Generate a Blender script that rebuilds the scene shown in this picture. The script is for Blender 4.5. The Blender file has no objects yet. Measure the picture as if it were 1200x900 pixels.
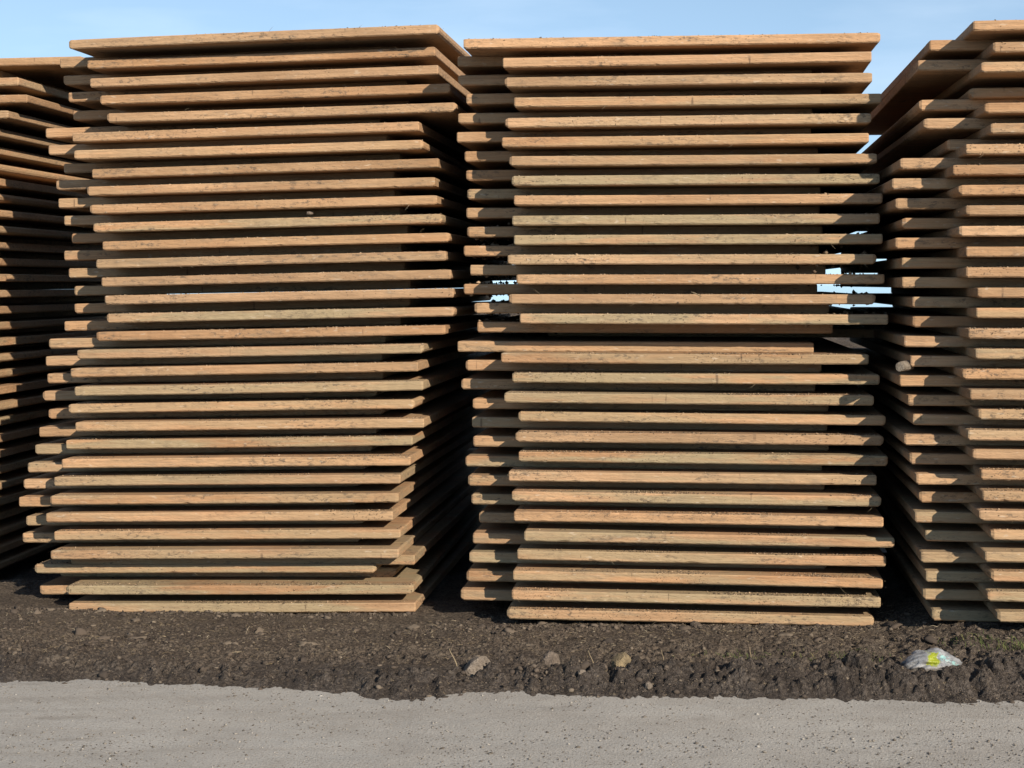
import bpy, bmesh, math, random
import numpy as np
from mathutils import Vector, Matrix, Euler

scene = bpy.context.scene
col = scene.collection
R = math.radians

# ------------------------------------------------------------------ camera
FPX, CX, HORIZON, EYE = 1900.0, 600.0, 333.0, 1.67     # focal length in photo pixels (1200 wide)
cd = bpy.data.cameras.new('camera')
cam = bpy.data.objects.new('camera', cd)
col.objects.link(cam)
cam.location = (0, 0, EYE)
cam.rotation_euler = (R(90), 0, 0)
cd.sensor_width = 36
cd.lens = FPX / 1200 * 36
cd.shift_y = -(450 - HORIZON) / 1200
cd.clip_start = 0.1
cd.clip_end = 6000
scene.camera = cam

# ------------------------------------------------------------------ light
SUN_AZ, SUN_EL = 31.0, 25.5       # degrees to the right of straight behind the camera, above horizon
world = bpy.data.worlds.new('World')
scene.world = world
world.use_nodes = True
wn, wl = world.node_tree.nodes, world.node_tree.links
wn.clear()
wo = wn.new('ShaderNodeOutputWorld')
bg = wn.new('ShaderNodeBackground')
sky = wn.new('ShaderNodeTexSky')
sky.sky_type = 'NISHITA'
sky.sun_disc = False
sky.sun_elevation = R(SUN_EL)
sky.sun_rotation = R(180 - SUN_AZ)
sky.altitude = 0
sky.air_density = 1.0
sky.dust_density = 0.0
sky.ozone_density = 2.0
bg.inputs['Strength'].default_value = 0.126
# thin high cloud, only just visible
tc = wn.new('ShaderNodeTexCoord')
mp = wn.new('ShaderNodeMapping'); mp.inputs['Scale'].default_value = (2.0, 2.0, 9.0)
nz = wn.new('ShaderNodeTexNoise'); nz.inputs['Scale'].default_value = 2.2; nz.inputs['Detail'].default_value = 6
rp = wn.new('ShaderNodeMapRange')
rp.inputs['From Min'].default_value = 0.52; rp.inputs['From Max'].default_value = 0.85
rp.inputs['To Max'].default_value = 0.16
mx = wn.new('ShaderNodeMix'); mx.data_type = 'RGBA'
mx.inputs['B'].default_value = (9.0, 9.4, 9.9, 1)
wl.new(tc.outputs['Generated'], mp.inputs['Vector']); wl.new(mp.outputs['Vector'], nz.inputs['Vector'])
wl.new(nz.outputs['Fac'], rp.inputs['Value']); wl.new(rp.outputs['Result'], mx.inputs['Factor'])
tint = wn.new('ShaderNodeMix'); tint.data_type = 'RGBA'; tint.blend_type = 'MULTIPLY'
tint.inputs['Factor'].default_value = 1.0; tint.inputs['B'].default_value = (1.19, 1.10, 0.97, 1)
va = wn.new('ShaderNodeVectorMath'); va.operation = 'ADD'; va.inputs[1].default_value = (0, 0, 0.165)
vn_ = wn.new('ShaderNodeVectorMath'); vn_.operation = 'NORMALIZE'
wl.new(tc.outputs['Generated'], va.inputs[0]); wl.new(va.outputs[0], vn_.inputs[0]); wl.new(vn_.outputs[0], sky.inputs['Vector'])
wl.new(sky.outputs['Color'], tint.inputs['A']); wl.new(tint.outputs['Result'], mx.inputs['A']); wl.new(mx.outputs['Result'], bg.inputs['Color'])
wl.new(bg.outputs['Background'], wo.inputs['Surface'])

sd = bpy.data.lights.new('sun', 'SUN')
sun = bpy.data.objects.new('sun', sd)
col.objects.link(sun)
to_sun = Vector((math.sin(R(SUN_AZ)) * math.cos(R(SUN_EL)), -math.cos(R(SUN_AZ)) * math.cos(R(SUN_EL)), math.sin(R(SUN_EL))))
sun.rotation_euler = to_sun.to_track_quat('Z', 'Y').to_euler()
sun.location = (6, -8, 8)
sd.energy = 5.0
sd.angle = R(0.53)
sd.color = (1.0, 0.885, 0.74)

scene.view_settings.view_transform = 'Standard'
scene.view_settings.look = 'None'
scene.view_settings.exposure = 0.6
scene.view_settings.gamma = 1.0
scene.render.engine = 'CYCLES'
scene.cycles.max_bounces = 4
scene.cycles.diffuse_bounces = 3
scene.cycles.glossy_bounces = 2

# ------------------------------------------------------------------ noise helpers
def _hash(ix, iy, seed):
    h = (ix.astype(np.int64) * 374761393 + iy.astype(np.int64) * 668265263 + seed * 1442695041) & 0xffffffff
    h = ((h ^ (h >> 13)) * 1274126177) & 0xffffffff
    h = h ^ (h >> 16)
    return (h & 0xffffff) / float(0xffffff)

def vnoise(x, y, seed=0):
    x = np.asarray(x, float); y = np.asarray(y, float)
    ix, iy = np.floor(x), np.floor(y)
    fx, fy = x - ix, y - iy
    ux, uy = fx * fx * fx * (fx * (fx * 6 - 15) + 10), fy * fy * fy * (fy * (fy * 6 - 15) + 10)
    a, b = _hash(ix, iy, seed), _hash(ix + 1, iy, seed)
    c, d = _hash(ix, iy + 1, seed), _hash(ix + 1, iy + 1, seed)
    return (a + (b - a) * ux) * (1 - uy) + (c + (d - c) * ux) * uy

def fbm(x, y, octaves=4, seed=0, gain=0.5):
    s, a, t = 0.0, 1.0, 0.0
    for o in range(octaves):
        s = s + a * vnoise(x * 2 ** o + 17.3 * o, y * 2 ** o - 9.1 * o, seed + o)
        t += a
        a *= gain
    return s / t                     # 0..1

def worley(x, y, seed=0):
    ix, iy = np.floor(x), np.floor(y)
    best = np.full(np.shape(x), 9.0); second = np.full(np.shape(x), 9.0); ident = np.zeros(np.shape(x))
    for dx in (-1, 0, 1):
        for dy in (-1, 0, 1):
            cx, cy = ix + dx, iy + dy
            px, py = cx + _hash(cx, cy, seed), cy + _hash(cx, cy, seed + 7)
            d = np.hypot(px - x, py - y)
            hid = _hash(cx, cy, seed + 13)
            nb = d < best
            second = np.where(nb, best, np.minimum(second, d))
            ident = np.where(nb, hid, ident)
            best = np.where(nb, d, best)
    return best, second, ident

# ------------------------------------------------------------------ object helpers
def link(name, mesh, mats, parent=None):
    o = bpy.data.objects.new(name, mesh)
    col.objects.link(o)
    for m in (mats if isinstance(mats, (list, tuple)) else [mats]):
        if m.name not in [s.name for s in mesh.materials if s]:
            mesh.materials.append(m)
    if parent:
        o.parent = parent
    return o

def tag(o, label=None, cat=None, group=None, kind=None):
    if label: o['label'] = label
    if cat: o['category'] = cat
    if group: o['group'] = group
    if kind: o['kind'] = kind
    return o

def mesh_np(name, verts, faces, smooth=False):
    me = bpy.data.meshes.new(name)
    me.from_pydata([tuple(v) for v in verts], [], faces)
    me.update()
    if smooth:
        me.polygons.foreach_set('use_smooth', [True] * len(me.polygons))
    return me

def grid_mesh(name, X, Y, Z, smooth=True):
    ny, nx = X.shape
    v = np.stack([X.ravel(), Y.ravel(), Z.ravel()], 1).astype(np.float32)
    i = np.arange(ny * nx).reshape(ny, nx)
    q = np.stack([i[:-1, :-1].ravel(), i[:-1, 1:].ravel(), i[1:, 1:].ravel(), i[1:, :-1].ravel()], 1).astype(np.int32)
    me = bpy.data.meshes.new(name)
    me.vertices.add(len(v)); me.vertices.foreach_set('co', v.ravel())
    me.loops.add(q.size); me.loops.foreach_set('vertex_index', q.ravel())
    me.polygons.add(len(q))
    me.polygons.foreach_set('loop_start', np.arange(0, q.size, 4, dtype=np.int32))
    me.polygons.foreach_set('loop_total', np.full(len(q), 4, dtype=np.int32))
    me.update(calc_edges=True)
    me.validate()
    if smooth:
        me.polygons.foreach_set('use_smooth', [True] * len(me.polygons))
    return me

_ico = {}
def ico(sub):
    if sub not in _ico:
        b = bmesh.new()
        bmesh.ops.create_icosphere(b, subdivisions=sub, radius=1)
        b.verts.ensure_lookup_table()
        _ico[sub] = (np.array([v.co[:] for v in b.verts]), np.array([[v.index for v in f.verts] for f in b.faces]))
        b.free()
    return _ico[sub]
OCT = (np.array([(1, 0, 0), (-1, 0, 0), (0, 1, 0), (0, -1, 0), (0, 0, 1), (0, 0, -1)], float),
       np.array([(0, 2, 4), (2, 1, 4), (1, 3, 4), (3, 0, 4), (2, 0, 5), (1, 2, 5), (3, 1, 5), (0, 3, 5)]))

class Scatter:
    """collects many small shards into one mesh"""
    def __init__(self): self.v, self.f, self.n = [], [], 0
    def add(self, verts, faces):
        self.v.append(verts); self.f.append(faces + self.n); self.n += len(verts)
    def shard(self, p, size, rng, base=OCT, flat=0.7, rough=0.35):
        bv, bf = base
        v = bv * (1 + rng.uniform(-rough, rough, (len(bv), 1)))
        v = v * (size * np.array([rng.uniform(.7, 1.4), rng.uniform(.7, 1.3), rng.uniform(.5, 1.0) * flat]))
        a = rng.uniform(0, 6.283); c, s = math.cos(a), math.sin(a)
        t = rng.uniform(-.4, .4); ct, st = math.cos(t), math.sin(t)
        M = np.array([[c, -s, 0], [s, c, 0], [0, 0, 1]]) @ np.array([[1, 0, 0], [0, ct, -st], [0, st, ct]])
        self.add(v @ M.T + np.array(p), bf)
    def stalk(self, pts, r0, r1):
        """three-sided tapering stalk along pts"""
        pts = [Vector(p) for p in pts]; n = len(pts); vs = []
        for i, p in enumerate(pts):
            d = (pts[min(i + 1, n - 1)] - pts[max(i - 1, 0)]).normalized()
            u = d.cross(Vector((0.3, 0.2, 0.93)))
            if u.length < 1e-3: u = d.cross(Vector((1, 0, 0)))
            u.normalize(); w = d.cross(u)
            r = r0 + (r1 - r0) * i / (n - 1)
            for k in range(3):
                a = 2.094 * k
                vs.append(p + (u * math.cos(a) + w * math.sin(a)) * r)
        fs = []
        for i in range(n - 1):
            for k in range(3):
                a, b = 3 * i + k, 3 * i + (k + 1) % 3
                fs += [(a, b, b + 3), (a, b + 3, a + 3)]
        fs += [(2, 1, 0), (3 * n - 3, 3 * n - 2, 3 * n - 1)]
        self.add(np.array([v[:] for v in vs]), np.array(fs))
    def build(self, name, mat, smooth=False):
        v = np.concatenate(self.v).astype(np.float32); f = np.concatenate(self.f).astype(np.int32)
        me = bpy.data.meshes.new(name)
        me.vertices.add(len(v)); me.vertices.foreach_set('co', v.ravel())
        me.loops.add(f.size); me.loops.foreach_set('vertex_index', f.ravel())
        me.polygons.add(len(f))
        me.polygons.foreach_set('loop_start', np.arange(0, f.size, 3, dtype=np.int32))
        me.polygons.foreach_set('loop_total', np.full(len(f), 3, dtype=np.int32))
        me.update(calc_edges=True)
        if smooth: me.polygons.foreach_set('use_smooth', [True] * len(me.polygons))
        return link(name, me, mat)

# ------------------------------------------------------------------ materials
class NT:
    """tiny node builder"""
    def __init__(self, name):
        self.m = bpy.data.materials.new(name); self.m.use_nodes = True
        self.t = self.m.node_tree; self.b = self.t.nodes['Principled BSDF']
        self.b.inputs['Specular IOR Level'].default_value = 0.25
    def n(self, typ, **kw):
        nd = self.t.nodes.new(typ)
        for k, v in kw.items(): setattr(nd, k, v)
        return nd
    def l(self, a, b): self.t.links.new(a, b)
    def set(self, sock, v):
        if hasattr(v, 'is_output'): self.l(v, sock)
        else: sock.default_value = v
    def noise(self, vec, scale, detail=4, rough=0.55, dist=0.0):
        nd = self.n('ShaderNodeTexNoise')
        self.set(nd.inputs['Vector'], vec)
        nd.inputs['Scale'].default_value = scale; nd.inputs['Detail'].default_value = detail
        nd.inputs['Roughness'].default_value = rough; nd.inputs['Distortion'].default_value = dist
        return nd.outputs['Fac']
    def mapping(self, vec, scale=(1, 1, 1), loc=(0, 0, 0), rot=(0, 0, 0)):
        nd = self.n('ShaderNodeMapping'); self.l(vec, nd.inputs['Vector'])
        nd.inputs['Scale'].default_value = scale; nd.inputs['Location'].default_value = loc; nd.inputs['Rotation'].default_value = rot
        return nd.outputs['Vector']
    def rng(self, v, a, b, c=0.0, d=1.0, smooth=False):
        nd = self.n('ShaderNodeMapRange'); self.set(nd.inputs['Value'], v)
        if smooth: nd.interpolation_type = 'SMOOTHSTEP'
        for k, x in zip(('From Min', 'From Max', 'To Min', 'To Max'), (a, b, c, d)): self.set(nd.inputs[k], x)
        return nd.outputs['Result']
    def mix(self, f, a, b, mode='MIX'):
        nd = self.n('ShaderNodeMix', data_type='RGBA', blend_type=mode)
        self.set(nd.inputs['Factor'], f)
        for k, v in (('A', a), ('B', b)):
            if isinstance(v, tuple) and len(v) == 3: v = v + (1,)
            self.set(nd.inputs[k], v)
        return nd.outputs['Result']
    def math(self, op, a, b=0.0):
        nd = self.n('ShaderNodeMath', operation=op); self.set(nd.inputs[0], a); self.set(nd.inputs[1], b)
        return nd.outputs[0]
    def vadd(self, a, b):
        nd = self.n('ShaderNodeVectorMath', operation='ADD'); self.set(nd.inputs[0], a); self.set(nd.inputs[1], b)
        return nd.outputs[0]
    def bump(self, h, dist=0.002, strength=1.0, normal=None):
        nd = self.n('ShaderNodeBump'); nd.inputs['Distance'].default_value = dist; nd.inputs['Strength'].default_value = strength
        self.l(h, nd.inputs['Height'])
        if normal: self.l(normal, nd.inputs['Normal'])
        return nd.outputs['Normal']
    def out(self, color=None, rough=None, normal=None):
        if color is not None: self.set(self.b.inputs['Base Color'], color)
        if rough is not None: self.set(self.b.inputs['Roughness'], rough)
        if normal is not None: self.l(normal, self.b.inputs['Normal'])
        return self.m

def wood_material():
    k = NT('weathered_timber')
    oi = k.n('ShaderNodeObjectInfo'); tcn = k.n('ShaderNodeTexCoord')
    shift = k.n('ShaderNodeCombineXYZ')
    k.l(k.math('MULTIPLY', oi.outputs['Random'], 83.0), shift.inputs[0])
    k.l(k.math('MULTIPLY', oi.outputs['Random'], 217.0), shift.inputs[1])
    k.l(k.math('MULTIPLY', oi.outputs['Random'], 31.0), shift.inputs[2])
    v = k.vadd(tcn.outputs['Object'], shift.outputs[0])
    long_grain = k.noise(k.mapping(v, (1.6, 26, 95)), 1.0, 3, 0.6, 0.5)
    fine_grain = k.noise(k.mapping(v, (6, 90, 380)), 1.0, 1, 0.6)
    blotch = k.noise(k.mapping(v, (1.7, 2.6, 8)), 1.0, 3, 0.6)
    grey = k.noise(k.mapping(v, (1.0, 2.0, 12)), 1.3, 3, 0.65)
    speck2 = k.noise(k.mapping(v, (26, 30, 60)), 1.0, 4, 0.78)
    clus = k.noise(k.mapping(v, (2.4, 3.2, 14)), 1.0, 2, 0.6)
    smear = k.noise(k.mapping(v, (4.5, 6, 26)), 1.0, 4, 0.65, 0.6)
    crack = k.noise(k.mapping(v, (38, 8, 5)), 1.0, 1, 0.5)
    c = oi.outputs['Color']
    c = k.mix(k.rng(blotch, 0.45, 0.72, 0, 0.55), c, (0.47, 0.295, 0.165))
    c = k.mix(k.rng(blotch, 0.50, 0.30, 0, 0.45), c, (0.25, 0.145, 0.075))
    c = k.mix(k.rng(long_grain, 0.42, 0.70, 0, 0.38), c, (0.17, 0.098, 0.050))
    # grey-green weathering film, strength from the alpha of the object colour
    gfac = k.math('MULTIPLY', k.rng(grey, 0.36, 0.58, 0, 1, True), k.rng(oi.outputs['Alpha'], 0, 1, 0.08, 0.95))
    c = k.mix(gfac, c, (0.275, 0.218, 0.130))
    c = k.mix(k.rng(fine_grain, 0.45, 0.75, 0, 0.4), c, (0.14, 0.09, 0.05))
    # dried mud: soft smears and clustered spatter
    c = k.mix(k.rng(smear, 0.56, 0.69, 0, 0.42), c, (0.17, 0.135, 0.092))
    sp = k.math('MULTIPLY', k.rng(speck2, 0.52, 0.60, 0, 1), k.rng(clus, 0.48, 0.66, 0.05, 0.78))
    c = k.mix(sp, c, (0.085, 0.066, 0.048))
    c = k.mix(k.math('MULTIPLY', k.rng(crack, 0.74, 0.78, 0, 0.6), k.rng(clus, 0.55, 0.45, 0, 1)), c, (0.07, 0.045, 0.03))
    pale = k.rng(k.noise(k.mapping(v, (22, 60, 70)), 1.0, 1, 0.6), 0.68, 0.76, 0, 0.35)
    c = k.mix(pale, c, (0.47, 0.40, 0.31))
    return k.out(c, 0.88, k.bump(k.noise(k.mapping(v, (18, 30, 70)), 1.0, 2, 0.75), 0.006, 0.8))

def crumb_material(name, c0, c1, c2):
    k = NT(name)
    g = k.n('ShaderNodeNewGeometry')
    r = k.n('ShaderNodeValToRGB'); k.l(g.outputs['Random Per Island'], r.inputs['Fac'])
    e = r.color_ramp.elements
    e[0].position = 0.0; e[0].color = c0 + (1,)
    e[1].position = 1.0; e[1].color = c2 + (1,)
    m = e.new(0.7); m.color = c1 + (1,)
    return k.out(r.outputs['Color'], 0.95)

def mud_material():
    k = NT('churned_mud')
    v = k.n('ShaderNodeTexCoord').outputs['Object']
    big = k.noise(v, 1.6, 5, 0.6); mid = k.noise(v, 7, 3, 0.65); fin = k.noise(v, 60, 3, 0.75); vf = k.noise(v, 210, 2, 0.8)
    at = k.n('ShaderNodeAttribute'); at.attribute_name = 'wet'
    c = k.mix(k.rng(big, 0.38, 0.62, 0, 1, True), (0.086, 0.066, 0.050), (0.142, 0.109, 0.079))
    c = k.mix(k.rng(mid, 0.42, 0.66, 0, 0.8), c, (0.175, 0.140, 0.104))
    c = k.mix(k.math('MULTIPLY', at.outputs['Fac'], .8), c, k.mix(k.rng(mid, .36, .62), (0.030, 0.024, 0.021), (0.098, 0.082, 0.070)))
    c = k.mix(k.rng(fin, 0.42, 0.58, 0.85, 0), c, (0.024, 0.018, 0.014))  # dark flecks painted in as shade in the mud's crevices
    c = k.mix(k.rng(vf, 0.58, 0.72, 0, 0.6), c, (0.20, 0.160, 0.115))
    c = k.mix(k.rng(k.noise(k.mapping(v, (60, 140, 60), rot=(0, 0, .6)), 1.0, 1), 0.66, 0.74, 0, 0.6), c, (0.25, 0.195, 0.125))
    rough = k.rng(k.noise(v, 4, 4), 0.35, 0.65, 0.62, 0.95)
    return k.out(c, rough, k.bump(k.noise(v, 70, 3, 0.8), 0.032, 1.0))

def road_material():
    k = NT('dusty_road')
    v = k.n('ShaderNodeTexCoord').outputs['Object']
    streak = k.noise(k.mapping(v, (0.45, 5.0, 1), rot=(0, 0, R(3))), 1.3, 6, 0.6)
    big = k.noise(v, 0.9, 5, 0.6); mid = k.noise(v, 9, 5, 0.7); fin = k.noise(v, 120, 2, 0.75); vf = k.noise(v, 320, 1, 0.8)
    c = k.mix(k.rng(big, 0.35, 0.65, 0, 1, True), (0.288, 0.274, 0.246), (0.340, 0.325, 0.292))
    c = k.mix(k.rng(streak, 0.44, 0.66, 0, 0.4, True), c, (0.27, 0.245, 0.21))
    c = k.mix(k.rng(k.noise(v, 3.2, 3, .65), .48, .66, 0, .4, True), c, (0.23, 0.208, 0.178))
    c = k.mix(k.rng(mid, 0.40, 0.68, 0, 0.5), c, (0.37, 0.345, 0.305))
    c = k.mix(k.rng(fin, 0.32, 0.50, 0.75, 0), c, (0.16, 0.138, 0.115))
    c = k.mix(k.rng(vf, 0.60, 0.75, 0, 0.5), c, (0.44, 0.41, 0.365))
    # damp dark smears
    st = k.noise(k.mapping(v, (1.6, 6.0, 1)), 1.0, 4, 0.6)
    c = k.mix(k.rng(st, 0.60, 0.72, 0, 0.6, True), c, (0.15, 0.13, 0.105))
    # tyre tracks running along the road
    tw = k.noise(k.mapping(v, (0.5, 6, 1), rot=(0, 0, R(-2))), 1.0, 4, 0.6, .6)
    c = k.mix(k.rng(tw, 0.50, 0.66, 0, 0.28, True), c, (0.22, 0.200, 0.172))
    tread = k.n('ShaderNodeTexWave', bands_direction='DIAGONAL'); k.l(v, tread.inputs['Vector'])
    tread.inputs['Scale'].default_value = 9.0; tread.inputs['Distortion'].default_value = 1.5
    c = k.mix(k.math('MULTIPLY', k.rng(tread.outputs['Fac'], .6, .9, 0, .22), k.rng(tw, .52, .62, 0, 1)), c, (0.20, 0.18, 0.15))
    pit = k.noise(k.mapping(v, (55, 85, 55)), 1.0, 2, 0.7)
    c = k.mix(k.rng(pit, 0.60, 0.72, 0, 0.45), c, (0.14, 0.122, 0.10))
    return k.out(c, 0.92, k.bump(k.noise(v, 95, 2, 0.8), 0.006, 0.8))

def stone_material(name, a, b):
    k = NT(name)
    v = k.n('ShaderNodeTexCoord').outputs['Object']
    n1, n2 = k.noise(v, 28, 6, 0.7), k.noise(v, 110, 4, 0.75)
    c = k.mix(k.rng(n1, 0.35, 0.65), a, b)
    c = k.mix(k.rng(n2, 0.32, 0.48, 0.6, 0), c, (0.07, 0.055, 0.04))
    return k.out(c, 0.93, k.bump(k.math('ADD', n1, n2), 0.012, 0.9))

M_wood = wood_material()
M_mud = mud_material()
M_road = road_material()
M_crumb = crumb_material('dried_mud', (0.055, 0.042, 0.030), (0.15, 0.105, 0.065), (0.42, 0.30, 0.19))
M_clod = crumb_material('mud_clod', (0.038, 0.030, 0.024), (0.085, 0.066, 0.050), (0.135, 0.108, 0.080))
M_grit = crumb_material('road_grit', (0.07, 0.058, 0.046), (0.18, 0.16, 0.135), (0.29, 0.27, 0.24))
M_straw = crumb_material('dry_straw', (0.14, 0.105, 0.06), (0.24, 0.19, 0.12), (0.42, 0.36, 0.26))
M_grass = crumb_material('grass_blades', (0.045, 0.065, 0.018), (0.09, 0.115, 0.035), (0.20, 0.18, 0.07))

# ------------------------------------------------------------------ setting: terrain
def zbase(x):      # the yard falls away gently to the left
    return np.interp(x, [-6, -3.3, -1.4, 0.9, 1.75, 2.1, 3.0, 6], [-0.07, -0.07, -0.075, -0.004, 0.005, 0.085, 0.12, 0.13])

EDGE_X = [(p - 600) / FPX * 6.6 for p in (-700, -300, 0, 60, 190, 300, 400, 470, 500, 560, 640, 800, 1000, 1200, 1500, 1900)]
EDGE_Y = [EYE * FPX / (q - HORIZON) for q in (794, 796, 799, 799, 804, 808, 815, 822, 821, 813, 816, 820, 823, 825, 827, 830)]
def edge(x):
    return np.interp(x, EDGE_X, EDGE_Y) + 0.05 * (fbm(x * 5, x * 0 + 3.3, 4, 5) - 0.5) + 0.045 * (vnoise(x * 24, x * 0, 9) - .5) + 0.03 * (vnoise(x * 70, x * 0, 19) - .5)

def mud_height(x, y):
    e = edge(x)
    d = y - e                                        # metres behind the road edge
    t = np.clip(d / 1.25, 0, 1)
    z = zbase(x) * t
    near = np.exp(-((d - 0.27) / 0.19) ** 2)        # thrown-up bank along the road
    back = np.clip((d - 0.5) / 0.5, 0, 1)
    wx, wy = 0.9 * (fbm(x * 8, y * 8, 3, 3) - .5), 0.9 * (fbm(x * 8, y * 8, 3, 4) - .5)
    w1, w2, wid = worley(x * 7 + wx, y * 9 + wy, 21)
    v1, v2, vid = worley(x * 19 + 1.5 * wx, y * 23 + 1.5 * wy, 33)
    right = np.clip((x - 0.4) / 1.0, 0, 1)
    rough = fbm(x * 2.2, y * 2.2, 3, 40)
    rmask = np.clip((rough - 0.36) * 4, 0.4, 1)
    clod = np.clip((w2 - w1) * 2.0, 0, .7) * (0.25 + 0.75 * wid) * rmask
    small = np.clip((v2 - v1) * 1.9, 0, .75) * (0.1 + 0.9 * vid ** 1.5)
    z = z + near * (0.030 + 0.070 * (fbm(x * 2.5, y * 3, 3, 50) - 0.35) + right * 0.012)
    z = z + clod * (0.034 + 0.040 * near + 0.016 * right) * (1 - 0.30 * back)
    z = z + small * (0.020 + 0.020 * near + .004 * right) * (1 - 0.3 * back)
    z = z + 0.06 * (fbm(x * 1.7, y * 2.6, 4, 60) - 0.5) * (1 - 0.5 * back)
    z = z + 0.045 * (fbm(x * 11, y * 13, 5, 70, 0.62) - 0.5) * (0.55 + 0.45 * rmask)
    z = z + 0.018 * (fbm(x * 55, y * 55, 2, 75, 0.7) - 0.5)
    # wheel rut pressed along the verge on the left
    rut = np.exp(-((d - 0.36 - 0.05 * np.sin(x * 1.3)) / 0.075) ** 2) * np.clip((-x - 0.5) / 0.5, 0, 1)
    z = z * (1 - 0.75 * rut) + rut * (0.012 + 0.006 * fbm(x * 9, y * 9, 2, 77))
    z = z + 0.040 * (fbm(x * 4.5, y * 6, 3, 66) - 0.5) * (1 - .4 * back)
    q = np.clip((d + .02) / (.13 + .12 * vnoise(x * 6, y * 0, 68)), 0, 1)
    z = np.where(d < .30, (np.maximum(z, .012) + .004) * q * q * (3 - 2 * q) - .004, z)
    z = np.where(d < 0, np.minimum(z, .12 * d + .004), z)
    hollow = .9 * np.exp(-(((x - 1.77) / .17) ** 4 + ((y - 6.80) / .13) ** 4))       # trodden hollow where the bag lies
    z = z * (1 - hollow) + hollow * (.016 + .3 * z)
    z = np.where((d > .16) & (y < 7.05), np.maximum(z, .013 + .006 * fbm(x * 20, y * 20, 2, 88)), z)
    # packed level with the feet of the stacks
    foot = np.clip((d - 1.0) / 0.35, 0, 1)
    z = z * (1 - foot) + (zbase(x) - 0.012 + 0.45 * (z - zbase(x))) * foot
    return np.where(d < -0.07, -0.04, z)

xs = np.arange(-4.2, 4.5, 0.007); ys = np.concatenate([np.arange(6.28, 8.3, 0.007), np.arange(8.3, 9.6, .03)])
GX, GY = np.meshgrid(xs, ys)
GZ = mud_height(GX, GY)
mud_me = grid_mesh('mud_verge', GX, GY, GZ)
wet = np.clip(1.15 - (GY - edge(GX)) / .75 + 1.6 * (fbm(GX * 1.6, GY * 2.2, 4, 210) - .5), 0, 1)
at_ = mud_me.attributes.new('wet', 'FLOAT', 'POINT'); at_.data.foreach_set('value', wet.ravel().astype(np.float32))
mud = tag(link('mud_verge', mud_me, M_mud), kind='structure')

def sheet(name, x0, x1, y0, y1, z, mat, n=2):
    X, Y = np.meshgrid(np.linspace(x0, x1, n), np.linspace(y0, y1, n))
    return tag(link(name, grid_mesh(name, X, Y, X * 0 + z), mat), kind='structure')
gx = np.array([-3000, -60, -4.39, 4.79, 60, 3000.]); gy = np.array([-3000, -40, 6.29, 9.59, 60, 3000.])
GGX, GGY = np.meshgrid(gx, gy)
tag(link('ground', grid_mesh('ground', GGX, GGY, GGX * 0 - 0.16), M_mud), kind='structure')
def mirror_water_material():
    k = NT('mirror_water')
    v = k.n('ShaderNodeTexCoord').outputs['Object']
    return k.out((0.03, 0.045, 0.05, 1), 0.06, k.bump(k.noise(k.mapping(v, (1, .3, 1)), 1.5, 2), 0.01, .15))
wx_, wy_ = np.meshgrid(np.array([-2900, 0, 2900.]), np.array([34, 300, 2900.]))
tag(link('added_water', grid_mesh('added_water', wx_, wy_, wx_ * 0 - 0.13), mirror_water_material()), kind='structure')  # guessed sheet, added to mirror pale sky into the gaps
X, Y = np.meshgrid(np.arange(-9, 9.01, 0.03), np.arange(1.0, 6.95, 0.03))
Zr = 0.006 * (fbm(X * 1.2, Y * 2.4, 4, 90) - 0.5) + 0.0035 * (fbm(X * 9, Y * 12, 3, 95) - 0.5)
tag(link('road', grid_mesh('road', X, Y, Zr), M_road), kind='structure')
sheet('road_apron', -60, 60, -8, 6.9, -0.012, M_road)

BX, BY = np.meshgrid(np.arange(-9, 9, .12), np.linspace(12.9, 17.5, 40))  # added mound, put in to keep the gaps between the stacks dark
prof = np.clip(np.sin(np.clip((BY - 12.9) / 4.6, 0, 1) * math.pi), 0, 1) ** .7
BZ = -0.2 + prof * (np.interp(BX, [0.3, 1.2], [1.72, 1.42]) + .2 * (fbm(BX * .7, BY * .7, 3, 120) - .5)) + .12 * (fbm(BX * 3, BY * 3, 3, 125) - .5)
tag(link('added_bank', grid_mesh('added_bank', BX, BY, BZ), M_mud), kind='structure')

# ------------------------------------------------------------------ timber mats
YAW = 6.6
WID, DEP, PIT, THK = 1.83, 3.30, 0.0487, 0.0486
rnd = random.Random(11)
nrg = np.random.default_rng(5)

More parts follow.
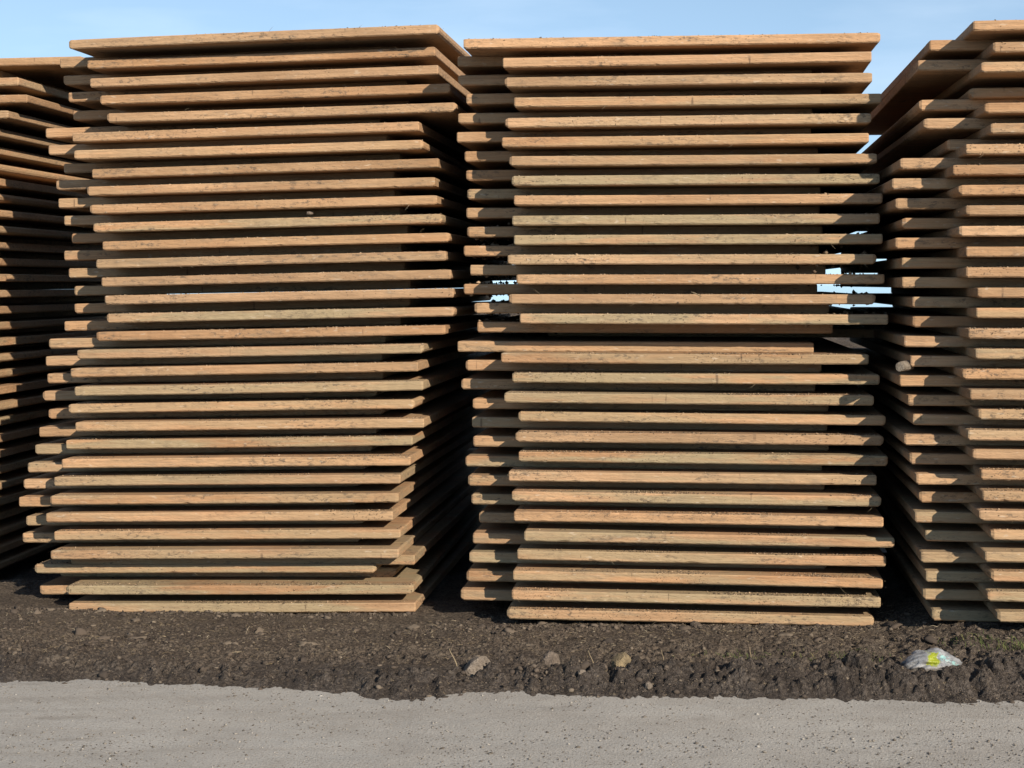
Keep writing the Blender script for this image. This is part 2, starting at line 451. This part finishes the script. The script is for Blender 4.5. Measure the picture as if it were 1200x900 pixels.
def mat_mesh(seed, w=WID, dep=DEP, THK=THK):
    """front lip with worn, chipped arrises (fine stations) and the plain slab behind it"""
    g = np.random.default_rng(seed)
    ra, rb = g.uniform(0.004, 0.010, 2) + g.uniform(0, .012, 2) * (g.uniform(0, 1, 2) < .4); r = max(ra, rb)
    low, high = g.uniform(.8, 1.5), g.uniform(.3, .9)      # the lower arris is cut away more than the upper
    n = 84
    xin = np.linspace(-w / 2 + r, w / 2 - r, n)
    ends0, ends1 = [(-w / 2, 1.0), (-w / 2 + r * .30, .45)], [(w / 2 - r * .30, .45), (w / 2, 1.0)]
    st = ends0 + [(x, 0.0) for x in xin] + ends1
    verts, faces = [], []
    bow = g.uniform(-.0018, .0018); sweep = g.uniform(-.006, .006)
    ph = g.uniform(0, 50)
    X = np.array([q[0] for q in st])
    E = [vnoise(X * 26 + ph + 13 * q, X * 0 + 1.5, seed % 89 + q) - .5 for q in range(6)]
    DY = sweep * (2 * X / w) ** 2 + 0.0035 * (vnoise(X * 3 + ph, X * 0 + .5, seed % 97) - .5)
    CT = np.clip(vnoise(X * 31 + ph, X * 0 + 7.5, seed % 83) - .80, 0, 1) * .035
    CB = np.clip(vnoise(X * 31 + ph, X * 0 + 9.5, seed % 79) - .80, 0, 1) * .035
    def bend(x): return bow * ((2 * x / w) ** 2 - .4)
    LIP = .12
    for i, (x, ins) in enumerate(st):
        m = ins * (ra if x < 0 else rb); t0, t1 = m * low, THK - m * high
        a, b = .005 + CB[i] + .002 * (E[0][i] + .5), .004 + CT[i] + .002 * (E[1][i] + .5)
        y0 = DY[i] + m * .8 + .003 * E[2][i]
        prof = [(LIP, t0), (y0 + a, t0), (y0, t0 + a), (y0 + .0015 * E[3][i], (t0 + t1) / 2), (y0, t1 - b), (y0 + b, t1 + .001 * E[4][i]), (LIP, t1)]
        P = len(prof)
        verts += [(x, py, pz + bend(x)) for py, pz in prof]
    for i in range(len(st) - 1):
        for q in range(P - 1):
            a, b = i * P + q, i * P + q + 1
            faces.append((a, a + P, b + P, b))
    faces.append(tuple(range(P)))
    L = (len(st) - 1) * P
    faces.append(tuple(L + q for q in range(P - 1, -1, -1)))
    o = len(verts)
    slab = ends0 + [(x, 0.0) for x in np.linspace(-w / 2 + r, w / 2 - r, 5)] + ends1
    for x, ins in slab:
        m = ins * (ra if x < 0 else rb); t0, t1 = m * low + .0006, THK - m * high - .0006; y1 = dep - m * .8
        xx = x - .0006 * (1 if x > 0 else -1)
        verts += [(xx, py, pz + bend(x)) for py, pz in ((LIP - .01, t0), (LIP - .01, t1), (y1 - .006, t1), (y1, t1 - .006), (y1, t0 + .006), (y1 - .006, t0))]
    for i in range(len(slab) - 1):
        for q in range(6):
            a, b = o + i * 6 + q, o + i * 6 + (q + 1) % 6
            faces.append((a, a + 6, b + 6, b))
    faces.append(tuple(o + q for q in range(6)))
    L = o + (len(slab) - 1) * 6
    faces.append(tuple(L + q for q in range(5, -1, -1)))
    return mesh_np('timber_mat', verts, faces)

TAN = [(0.42, 0.246, 0.130), (0.39, 0.232, 0.124), (0.44, 0.262, 0.142), (0.35, 0.218, 0.122), (0.40, 0.250, 0.142), (0.34, 0.193, 0.098), (0.38, 0.214, 0.108)]
ORD = ['topmost', 'second', 'third', 'fourth', 'fifth', 'sixth', 'seventh', 'eighth', 'ninth', 'tenth', 'eleventh', 'twelfth', 'thirteenth',
       'fourteenth', 'fifteenth', 'sixteenth', 'seventeenth', 'eighteenth', 'nineteenth', 'twentieth', 'twenty-first', 'twenty-second',
       'twenty-third', 'twenty-fourth', 'twenty-fifth', 'twenty-sixth', 'twenty-seventh', 'twenty-eighth', 'twenty-ninth', 'thirtieth',
       'thirty-first', 'thirty-second', 'thirty-third', 'thirty-fourth']
STACK_OF = {'far': 'left edge stack', 'left': 'left full stack', 'mid': 'right full stack', 'right': 'right edge stack'}
GROUP_OF = {'far': 'mats of the stack at the left edge', 'left': 'mats of the left full stack',
            'mid': 'mats of the right full stack', 'right': 'mats of the stack at the right edge'}
seedc = [100]
built = []            # (object, tier, dirt) for the crumbs

def place_mat(px, side, ycen, z, yaw, tilt, label, group, grey=None, w=WID, dep=DEP, dirt=0.3, tier='front', thk=THK):
    """px: photo column of one front corner, used only to find where along the row the mat was laid"""
    seedc[0] += 7
    o = link('timber_mat', mat_mesh(seedc[0], w, dep, thk), M_wood)
    a = R(yaw)
    s = -1 if side == 'L' else 1
    ycorner = ycen - s * (w / 2) * math.sin(a)
    xcorner = (px - CX) / FPX * ycorner
    o.location = (xcorner - s * (w / 2) * math.cos(a), ycen, z)
    o.rotation_euler = (0, -R(tilt), -a)
    t = rnd.choice(TAN); f = rnd.uniform(.82, 1.10)
    if grey is None: grey = max(0, min(1, rnd.gauss(.60 - .19 * z, .27)))
    o.color = (t[0] * f, t[1] * f, t[2] * f, grey)
    tag(o, label, 'timber mat', group)
    built.append((o, tier, dirt, w, thk))
    return o

def look(grey, dirt):
    if dirt > .75: return 'mud-crusted timber mat'
    return 'greyed timber mat' if grey is not None and grey > .8 else 'tan timber mat'

def stack(key, fronts, rears, ybot, ytop, zbot, first_rear_below, tilt, side='L', wides={}, greys={}, dirts={}, ysets={}, wid=WID, pit=PIT, thk=THK, back=(.24, .29), base_dirt=.25, bd_low=.5):
    """fronts, rears: columns of the visible corner, listed from the top; rear i lies just under front i"""
    nf = len(fronts)
    for i, px in enumerate(fronts):
        k = nf - 1 - i                                   # 0 = lowest front mat
        z = zbot + 2 * k * pit
        f = k / (nf - 1)
        if px is None: continue
        y = ybot + (ytop - ybot) * f + rnd.uniform(-.03, .03) + ysets.get(i, 0)
        d = dirts.get(i, base_dirt + (bd_low - base_dirt) * (1 - f) + rnd.uniform(-.12, .12))
        g = greys.get(i)
        lab = '%s, %s from top in front tier of %s' % (look(g, d), ORD[i], STACK_OF[key])
        if i == 0: lab = '%s, topmost in front tier of %s' % (look(g, d), STACK_OF[key])
        if i == nf - 1: lab = '%s, lowest in front tier of %s' % (look(g, d), STACK_OF[key])
        place_mat(px, side, y, z, YAW + rnd.uniform(-.7, .7), tilt + rnd.uniform(-1, 1) * (.03 if 1.2 < z < 2.1 else .12), lab, GROUP_OF[key], g, wides.get(i, wid), DEP + rnd.uniform(-.06, .06), d, 'front', thk)
    for i, px in enumerate(rears):
        k = nf - 1 - i
        z = zbot + (2 * k - 1) * pit - .0022
        if px is None: continue
        f = k / (nf - 1)
        y = ybot + (ytop - ybot) * f + back[0] + (back[1] - back[0]) * f + rnd.uniform(-.03, .03) + ysets.get(('r', i), 0)
        lab = 'timber mat set back just under %s front mat of %s' % (ORD[i] if i < nf - 1 else 'lowest', STACK_OF[key])
        place_mat(px, side, y, z, YAW + rnd.uniform(-.6, .6), tilt + rnd.uniform(-1, 1) * (.02 if 1.2 < z < 2.1 else .08), lab, GROUP_OF[key], None, wid, DEP + rnd.uniform(-.06, .06), .2, 'rear', thk + .0044)

# left full stack
LF = [80, 102, 105.5, 116.5, 124, 85, 87, 108, 101, 104, 109, 120, 112, 118, 122, 124, 112, 90, 82.5, 87, 80, 88.5, 77.5, 72, 63, 58, 53, 63, 59.5, 40, 76, 80]
LR = [70, 74, 79.5, 86, 53, 57, 74, 66, 68.5, 75, 84, 75, 80, 86, 87, 75, 57, 53, 55.5, 49, 57, 46, 41, 32, 27, 22, 30, 26, 83, 70, 46, None]
stack('left', LF, LR, 8.60, 8.60, -0.076, False, 1.25, ysets={0: -.10, ('r', 28): -.16, 29: .12}, greys={15: .95, 22: .9, 10: .8, 19: .8, 3: .1, 4: .1},
      wides={0: 2.0}, wid=1.895, dirts={31: .9, 30: .85, 16: .7, 17: .6, 22: .6})
# right full stack
MF = [543, 589, 590, 602, 591, 588, 596, 599, 602, 600, 602, 595, 605, 596, 609, None, 587, 600, 591, 607, 604, 608, 596, 600, 602, 614, 606, 601, 599, 593]
MR = [536, 536, 546, 537, 535, 544, 546, 547, 546, 547, 543, 551, 543, 555, 559, 536, 545, 540, 554, 553, 554, 545, 548, 552, 561, 554, 550, 546, 540, None]
stack('mid', MF, MR, 7.98, 8.00, 0.0, False, 0.0, wid=1.805, pit=.0491, wides={0: 2.05}, greys={14: .98, 7: .92, 10: .9, 17: .95, 23: .9, 13: .05, 12: .1, 20: .1, 24: .1},
      dirts={4: .95, 5: .7, 9: .6, 10: .6, 16: .7, 26: .8, 27: .9, 28: .9, 29: .85}, base_dirt=.3, bd_low=.75)
place_mat(640, 'L', 8.0 + 1.05, 29 * .0491 - .0491, YAW + 1, 0, 'timber mat pushed far back in the dark slot of the right full stack', GROUP_OF['mid'], .3, WID, 2.2, .1, 'rear')
# stack at the right picture edge (leans towards the road at its top)
PF = [1140, 1163, 1150, 1136, 1154, 1161, 1132, 1117, 1122, 1132, 1123, 1132, 1132, 1146, 1144, 1135, 1143, 1128, 1137, 1146, 1134, 1140, 1150, 1151, 1148, 1160, 1154, 1160, 1157, 1168]
PR = [1089, 1076, 1150, 1076, 1082, 1110, 1055, 1045, 1049, 1056, 1049, 1057, 1057, 1069, 1069, 1059, 1067, 1054, 1064, 1070, 1059, 1065, 1073, 1076, 1072, 1084, 1079, 1085, 1081, 1092]
stack('right', PF, PR, 7.27, 7.17, 0.135, True, 0.0, pit=.04605, thk=.0459, back=(.27, .27), ysets={3: .16, ('r', 2): .5}, base_dirt=.4, bd_low=.6)
# stack at the left picture edge: its right corner shows
FF = [-40, 22, 32, 10, -6, -22, -30, -30, -24, -22, -20, -26, -28, -24, -26, -28, -26, -24, -22, -24, -22, -22, -26, -24, -26, -26, -28, -26, -30, -30, -28, -26]
FR = [-60, -44, -40, -48, -56, -62, -66, -66, -64, -64, -63, -66, -68, -66, -68, -70, -68, -66, -64, -66, -64, -66, -68, -66, -68, -69, -70, -69, -72, -72, -70, None]
stack('far', FF, FR, 9.70, 9.70, -0.085, False, 0.3, side='R', pit=.0490, ysets={i: .14 for i in range(1, 7)})
place_mat(96, 'R', 9.96, -0.085 + 63 * .0490, YAW, .3, 'tan timber mat lying across the top of the stack at left picture edge', GROUP_OF['far'], .1, WID, DEP, .2, 'rear')

# ------------------------------------------------------------------ dirt on the mats
crumbs, strands = Scatter(), Scatter()
for o, tier, dirt, w, THK in built:
    if tier != 'front': 
        continue
    Mx = Matrix.Translation(o.location) @ o.rotation_euler.to_matrix().to_4x4()
    ph = nrg.uniform(0, 100); sd_ = int(nrg.integers(1, 999))
    cnt = int(110 + 680 * dirt ** 2)
    u = nrg.uniform(-w / 2 + .01, w / 2 - .01, cnt * 2)
    dens = np.clip((fbm(u * 3.0 + ph, u * 0 + .3, 3, sd_) - .42) * 4, 0.03, 1)
    u = u[nrg.uniform(0, 1, len(u)) < dens][:cnt]
    for x in u:                                        # lying along the top arris
        p = Mx @ Vector((x, abs(nrg.normal(.006, .05)) + .004, THK + .001))
        crumbs.shard(p[:], nrg.uniform(.0015, .0055) * (1 + .6 * (nrg.uniform() < .08)), nrg)
    for x in u[::2]:                                   # stuck to the face
        p = Mx @ Vector((x + nrg.normal(0, .03), .0005, nrg.uniform(.004, THK - .004)))
        crumbs.shard(p[:], nrg.uniform(.0012, .0036), nrg)
    for x in np.arange(-w / 2 + .07, w / 2, .163):     # splintered tips along the lower arris
        p = Mx @ Vector((x + nrg.normal(0, .006), .006, .0005))
        crumbs.shard(p[:], nrg.uniform(.0018, .0036), nrg)
    for _ in range(int(nrg.poisson(.4 + 2.2 * dirt ** 2))):
        x = nrg.uniform(-w / 2, w / 2); L = nrg.uniform(.02, .07); s = nrg.choice([-1, 1])
        dn = nrg.uniform(-.8, .7)
        z0 = THK if dn > 0 else .001
        pts = [Mx @ Vector((x + s * L * t * .5, -.002 - L * .25 * t * (1 - t), z0 + L * dn * t * (1 - .3 * t))) for t in (0, .35, .7, 1)]
        strands.stalk(pts, .0008, .0004)
for o, tier, dirt, w, THK in built:
    if o.get('group') == GROUP_OF['mid'] and 1.35 < o.location.z < 2.0:
        Mx = Matrix.Translation(o.location) @ o.rotation_euler.to_matrix().to_4x4()
        for _ in range(36 if tier == 'front' else 80):
            sgn = 1 if tier == 'front' else -1
            x = sgn * (w / 2 - nrg.uniform(0, .42)); q = nrg.gamma(1.5, .0035)
            p = Mx @ Vector((x, nrg.uniform(.02, .9), nrg.choice([-.002 - q * .6, THK + .002 + q * .5])))
            crumbs.shard(p[:], min(.003 + q, .013), nrg, flat=1.1, rough=.45)
tag(crumbs.build('dried_mud_crumbs', M_crumb), 'dried mud crumbs clinging to the front edges of the timber mats', 'mud crumbs', kind='stuff')
tag(strands.build('hanging_straw', M_straw), 'thin straw strands caught between the timber mats', 'straw', kind='stuff')

# ------------------------------------------------------------------ verge: clods, straw, grass
rg = np.random.default_rng(77)
def mz(x, y): return float(mud_height(np.array([x]), np.array([y]))[0])
def mzs(x, y): return mud_height(np.asarray(x), np.asarray(y))

clods = Scatter()
def clod_shape(s, jag):
    v, f = ico(2)
    k0 = rg.uniform(0, 99)
    o = fbm(v[:, 0] * 1.7 + k0, v[:, 1] * 1.7 + v[:, 2] * 1.4 + k0, 3, int(k0)) - .5
    return (v * (1 + jag * 2.2 * o[:, None]), f)
N = 17000
cx = rg.uniform(-3.5, 3.7, N); cd_ = rg.uniform(0.0, 1.0, N) ** 1.15 * 1.75
cyy = edge(cx) + cd_ - .01
keep = rg.uniform(0, 1, N) < np.clip((fbm(cx * 2.2, cyy * 2.2, 3, 40) - .30) * 3.2, .25, 1)
cx, cyy = cx[keep], cyy[keep]
fx = rg.uniform(-2.9, 3.0, 4200)
fy = np.where(fx < -.5, 8.60 + (-1.3 - fx) * .115, np.where(fx < 1.9, 7.98 + (.9 - fx) * .115, 7.27 + (3.0 - fx) * .115)) - np.abs(rg.normal(0, .06, 4200)) + .02
cx, cyy = np.concatenate([cx, fx]), np.concatenate([cyy, fy]); cz = mzs(cx, cyy)
for x, y, z in zip(cx, cyy, cz):
    t = rg.uniform()
    if abs(x - 1.75) < .17 and 6.45 < y < 7.0 and t < .3: continue
    if t < .007:
        s = rg.uniform(.014, .030)
        clods.shard((x, y, z + s * .05), s, rg, base=clod_shape(s, 1.1), flat=.8, rough=.2)
    elif t < .12:
        s = rg.uniform(.006, .014)
        clods.shard((x, y, z + s * .1), s, rg, base=ico(1), flat=.9, rough=.42)
    else:
        s = rg.uniform(.002, .0055)
        clods.shard((x, y, z + s * .3), s, rg, flat=.95, rough=.45)
tag(clods.build('mud_clods', M_clod), 'crumbled lumps of dark mud strewn over the verge', 'mud', kind='stuff')

straw = Scatter()
N = 2300
sx = rg.uniform(-3.4, 3.7, N); sdist = rg.beta(2.6, 1.5, N) * 1.75
sy = edge(sx) + .05 + sdist; sz = mzs(sx, sy)
for x, y, z in zip(sx, sy, sz):
    L = rg.uniform(.008, .035) * (2.0 if rg.uniform() < .05 else 1); a = rg.uniform(0, 6.283); el = abs(rg.normal(0, .4)); b = rg.uniform(-.35, .35)
    d = Vector((math.cos(a) * math.cos(el), math.sin(a) * math.cos(el), math.sin(el))); q = Vector((-d.y, d.x, 0)) * b
    p = Vector((x, y, z + .004))
    straw.stalk([p, p + d * L * .5 + q * L * .15, p + d * L + Vector((0, 0, -.2 * L))], rg.uniform(.0006, .0014), .0005)
tag(straw.build('loose_straw', M_straw), 'loose straw and plant stalks scattered on the mud verge', 'straw', kind='stuff')

grass = Scatter()
def tuft(x0, y0, rx, ry, n, hmin, hmax):
    for _ in range(n):
        x, y = x0 + rg.normal(0, rx), y0 + rg.normal(0, ry)
        z = mz(x, y); h = rg.uniform(hmin, hmax); a = rg.uniform(0, 6.283); b = rg.uniform(.2, .9)
        d = Vector((math.cos(a), math.sin(a), 0)) * h * b
        p = Vector((x, y, z - .004))
        grass.stalk([p, p + d * .3 + Vector((0, 0, h * .6)), p + d + Vector((0, 0, h * (1 - .3 * b)))], .0018, .0004)
tuft(2.35, 7.10, .14, .04, 260, .015, .05)
tuft(1.02, 7.25, .14, .05, 130, .01, .03)
tuft(1.45, 7.20, .12, .05, 110, .01, .03)
tuft(2.05, 7.30, .10, .05, 60, .01, .04)
tag(grass.build('grass', M_grass), 'short green grass and moss growing at the foot of the stacks', 'grass', kind='stuff')

grit = Scatter()
N = 13000
qx = rg.uniform(-3.2, 3.2, N); qy = rg.uniform(5.0, 6.9, N)
ok = qy < edge(qx) + .02
for x, y in zip(qx[ok], qy[ok]):
    dd = float(np.interp(y, [5.0, 6.6], [0, 1]))
    s = rg.gamma(2.0, .0010) + .0012
    grit.shard((x, y, s * .2), min(s, .009), rg, flat=.8)
tag(grit.build('road_grit', M_grit), 'fine grit and mud crumbs scattered over the pale road', 'grit', kind='stuff')

# ------------------------------------------------------------------ single things on the verge
def spot(px, py, z=0.02):
    y = (EYE - z) * FPX / (py - HORIZON)
    return (px - CX) / FPX * y, y

def lump_mesh(seed, size, sub=3, amp=.35, freq=1.6):
    v, f = ico(sub)
    o = np.array([fbm(v[:, 0] * freq + seed, v[:, 1] * freq + v[:, 2] * 1.7, 4, seed), fbm(v[:, 1] * freq - seed, v[:, 2] * freq + v[:, 0] * 1.3, 4, seed + 5)]).mean(0)
    w = v * (1 + amp * 2.4 * (o[:, None] - .5))
    # a few broken faces
    g = np.random.default_rng(seed)
    for _ in range(5):
        n = g.normal(size=3); n /= np.linalg.norm(n); n[2] = abs(n[2]); c = g.uniform(.55, .8)
        d = np.clip(w @ n - c, 0, None); w = w - d[:, None] * n * .85
    w = w * np.array(size)
    w[:, 2] -= w[:, 2].min() * .55
    return mesh_np('lump', w, [tuple(x) for x in f])
M_pale = stone_material('pale_clay', (0.13, 0.105, 0.080), (0.26, 0.215, 0.170))
M_yel = stone_material('yellow_sandstone', (0.15, 0.115, 0.068), (0.29, 0.22, 0.125))
M_brn = stone_material('brown_clay', (0.10, 0.078, 0.060), (0.20, 0.16, 0.125))
for px, py, size, m, lab in [
    (558, 788, (.068, .05, .040), M_pale, 'pale crumbly clay lump beside an upright twig on the verge'),
    (647, 782, (.040, .04, .044), M_brn, 'brown upright clay lump standing in front of the right full stack'),
    (731, 790, (.050, .045, .042), M_yel, 'yellowish sandstone lump, the most yellow on the mud verge'),
    (703, 788, (.034, .03, .022), M_brn, 'small brown clay lump just left of the yellowish stone'),
    (757, 790, (.036, .03, .026), M_pale, 'dull clay lump just right of the yellowish stone'),
    (682, 803, (.016, .014, .011), M_pale, 'tiny whitish stone at the road side of the verge'),
    (760, 806, (.022, .014, .014), M_pale, 'small white chipped stone near the road edge'),
]:
    x, y = spot(px, py)
    o = link('stone', lump_mesh(int(px), tuple(1.15 * q for q in size)), m)
    o.location = (x, y, mz(x, y) - size[2] * .28); o.rotation_euler = (0, 0, px * .7)
    tag(o, lab, 'stone', 'stones on the verge')

def twig(px, py, h, lean, r, lab):
    x, y = spot(px, py); z = mz(x, y) - .01
    s = Scatter()
    pts = [Vector((x + lean * h * t + .004 * math.sin(5 * t), y + .01 * t, z + h * t)) for t in (0, .25, .5, .75, 1)]
    s.stalk(pts, r, r * .5)
    t = s.build('twig', M_straw)
    tag(t, lab, 'twig', 'twigs stuck in the mud')
twig(536, 789, .085, -.38, .0032, 'pale leaning twig beside the crumbly clay lump')
twig(697, 786, .085, -.28, .0026, 'thin grey twig standing in mud before the right full stack')
twig(712, 788, .05, .2, .0022, 'short twig beside the yellowish stone')
twig(879, 766, .075, .05, .0026, 'slim upright stalk near the right stack foot by the moss')
twig(777, 770, .06, -.05, .002, 'faint upright stalk before the middle of the right full stack')

# peg jammed between two set-back mats of the right stack
def peg():
    v, f = [], []
    n = 12
    for i, (yy, rr) in enumerate([(-.002, .012), (0, .021), (.03, .024), (.16, .024)]):
        for k in range(n):
            a = 6.2832 * k / n
            q = rr * (1 + .07 * math.sin(3 * a + i))
            v.append((q * math.cos(a), yy, q * math.sin(a)))
    for i in range(3):
        for k in range(n):
            a, b = i * n + k, i * n + (k + 1) % n
            f.append((a, b, b + n, a + n))
    f += [tuple(range(n - 1, -1, -1)), tuple(3 * n + k for k in range(n))]
    f = [q[::-1] for q in f]
    return mesh_np('wooden_peg', v, f, False)
pg = link('wooden_peg', peg(), stone_material('grey_peg', (0.16, 0.13, 0.10), (0.27, 0.23, 0.18)))
pg.location = ((1054.5 - CX) / FPX * 7.54, 7.54, EYE - (430 - HORIZON) / FPX * 7.54)
pg.rotation_euler = (0, 0, R(-30))
tag(pg, 'round grey wooden peg end jammed between mats of the right edge stack', 'peg')

# sliver of wood lying on a mat edge, and a mud lump
s = Scatter(); y = 7.93; x = (816 - CX) / FPX * y; z = EYE - (345 - HORIZON) / FPX * y
s.stalk([Vector((x - .026, y, z + .012)), Vector((x - .006, y - .012, z + .005)), Vector((x + .024, y - .012, z - .010))], .0045, .002)
tag(s.build('wood_sliver', M_straw), 'pale wood sliver hanging over a mat edge of the right full stack', 'wood sliver')
y = 8.62; x = (363 - CX) / FPX * y
o = link('mud_lump', lump_mesh(3, (.02, .016, .013), 2), M_brn); o.location = (x, y - .008, EYE - (251 - HORIZON) / FPX * y)
tag(o, 'small brown mud lump stuck on a mat edge of left full stack', 'mud lump')

# ------------------------------------------------------------------ crumpled plastic bag
def bag_material():
    k = NT('bag_plastic')
    v = k.n('ShaderNodeTexCoord').outputs['Object']
    sep = k.n('ShaderNodeSeparateXYZ'); k.l(v, sep.inputs[0])
    wob = k.math('MULTIPLY', k.math('SUBTRACT', k.noise(v, 30, 3), .5), .05)
    dx = k.math('ADD', k.math('SUBTRACT', sep.outputs[0], -0.027), wob)
    dz = k.math('ADD', k.math('SUBTRACT', sep.outputs[2], 0.050), wob)
    r = k.math('SQRT', k.math('ADD', k.math('MULTIPLY', dx, dx), k.math('MULTIPLY', k.math('MULTIPLY', dz, dz), 1.0)))
    c = k.mix(k.rng(k.noise(v, 14, 4, .6), .4, .65), (0.27, 0.275, 0.28), (0.15, 0.155, 0.16))
    # pale teal printed band
    t = k.math('ABSOLUTE', k.math('ADD', k.math('SUBTRACT', k.math('ADD', k.math('MULTIPLY', sep.outputs[0], .55), sep.outputs[2]), .068), wob))
    on = k.math('GREATER_THAN', sep.outputs[0], 0.0)
    teal = k.math('MULTIPLY', k.math('MULTIPLY', k.rng(t, .006, .016, 1, 0), on), k.rng(k.noise(v, 70, 2), .45, .6))
    c = k.mix(k.math('MULTIPLY', teal, .8), c, (0.22, 0.42, 0.40))
    c = k.mix(k.rng(r, .022, .028, 1, 0), c, (0.23, 0.26, 0.02))
    marks = k.math('MULTIPLY', k.rng(k.noise(k.mapping(v, (40, 40, 90), rot=(0, .5, 0)), 1, 2), .58, .62), k.rng(r, .018, .024, 1, 0))
    c = k.mix(k.math('MULTIPLY', marks, .8), c, (0.12, 0.15, 0.01))
    mudm = k.math('ADD', k.rng(sep.outputs[2], .004, .030, .85, 0), k.rng(k.noise(v, 22, 5, .7), .58, .70, 0, .6))
    c = k.mix(mudm, c, (0.10, 0.08, 0.06))
    k.b.inputs['Transmission Weight'].default_value = 0.0
    return k.out(c, .32, k.bump(k.noise(v, 55, 4, .6, 1.5), .006, .7))
def bag_mesh():
    v, f = ico(5)
    x, yy, z = v[:, 0], v[:, 1], v[:, 2]
    ridge = np.abs(fbm(x * 1.5 + 3, z * 1.9 + yy, 3, 301) - .5) * 2
    fold = np.abs(fbm(x * 3.2 + yy * 2, z * 3 + 9, 3, 305) - .5) * 2
    w1, w2, _ = worley(x * 2.1 + yy, z * 2.3 + yy * .7, 311)
    rr = 1 + .34 * ridge - .30 * fold + .16 * (w2 - w1)
    w = v * rr[:, None] * np.array([.130, .085, .062])
    w[:, 2] += .018 * np.sin(w[:, 0] * 22 + 2.6) + .028 * np.exp(-((w[:, 0] - .06) / .06) ** 2)   # two humps with a saddle
    w[:, 2] = np.where(w[:, 2] < 0, w[:, 2] * .35, w[:, 2])
    return mesh_np('plastic_bag', w, [tuple(q) for q in f], True)
bx, by = spot(1092, 790, .02)
bag = link('plastic_bag', bag_mesh(), bag_material())
bag.location = (bx, by - .03, .046)
bag.rotation_euler = (R(-6), 0, R(6))
tag(bag, 'crumpled white plastic bag with yellow-green print half sunk in the mud', 'plastic bag')
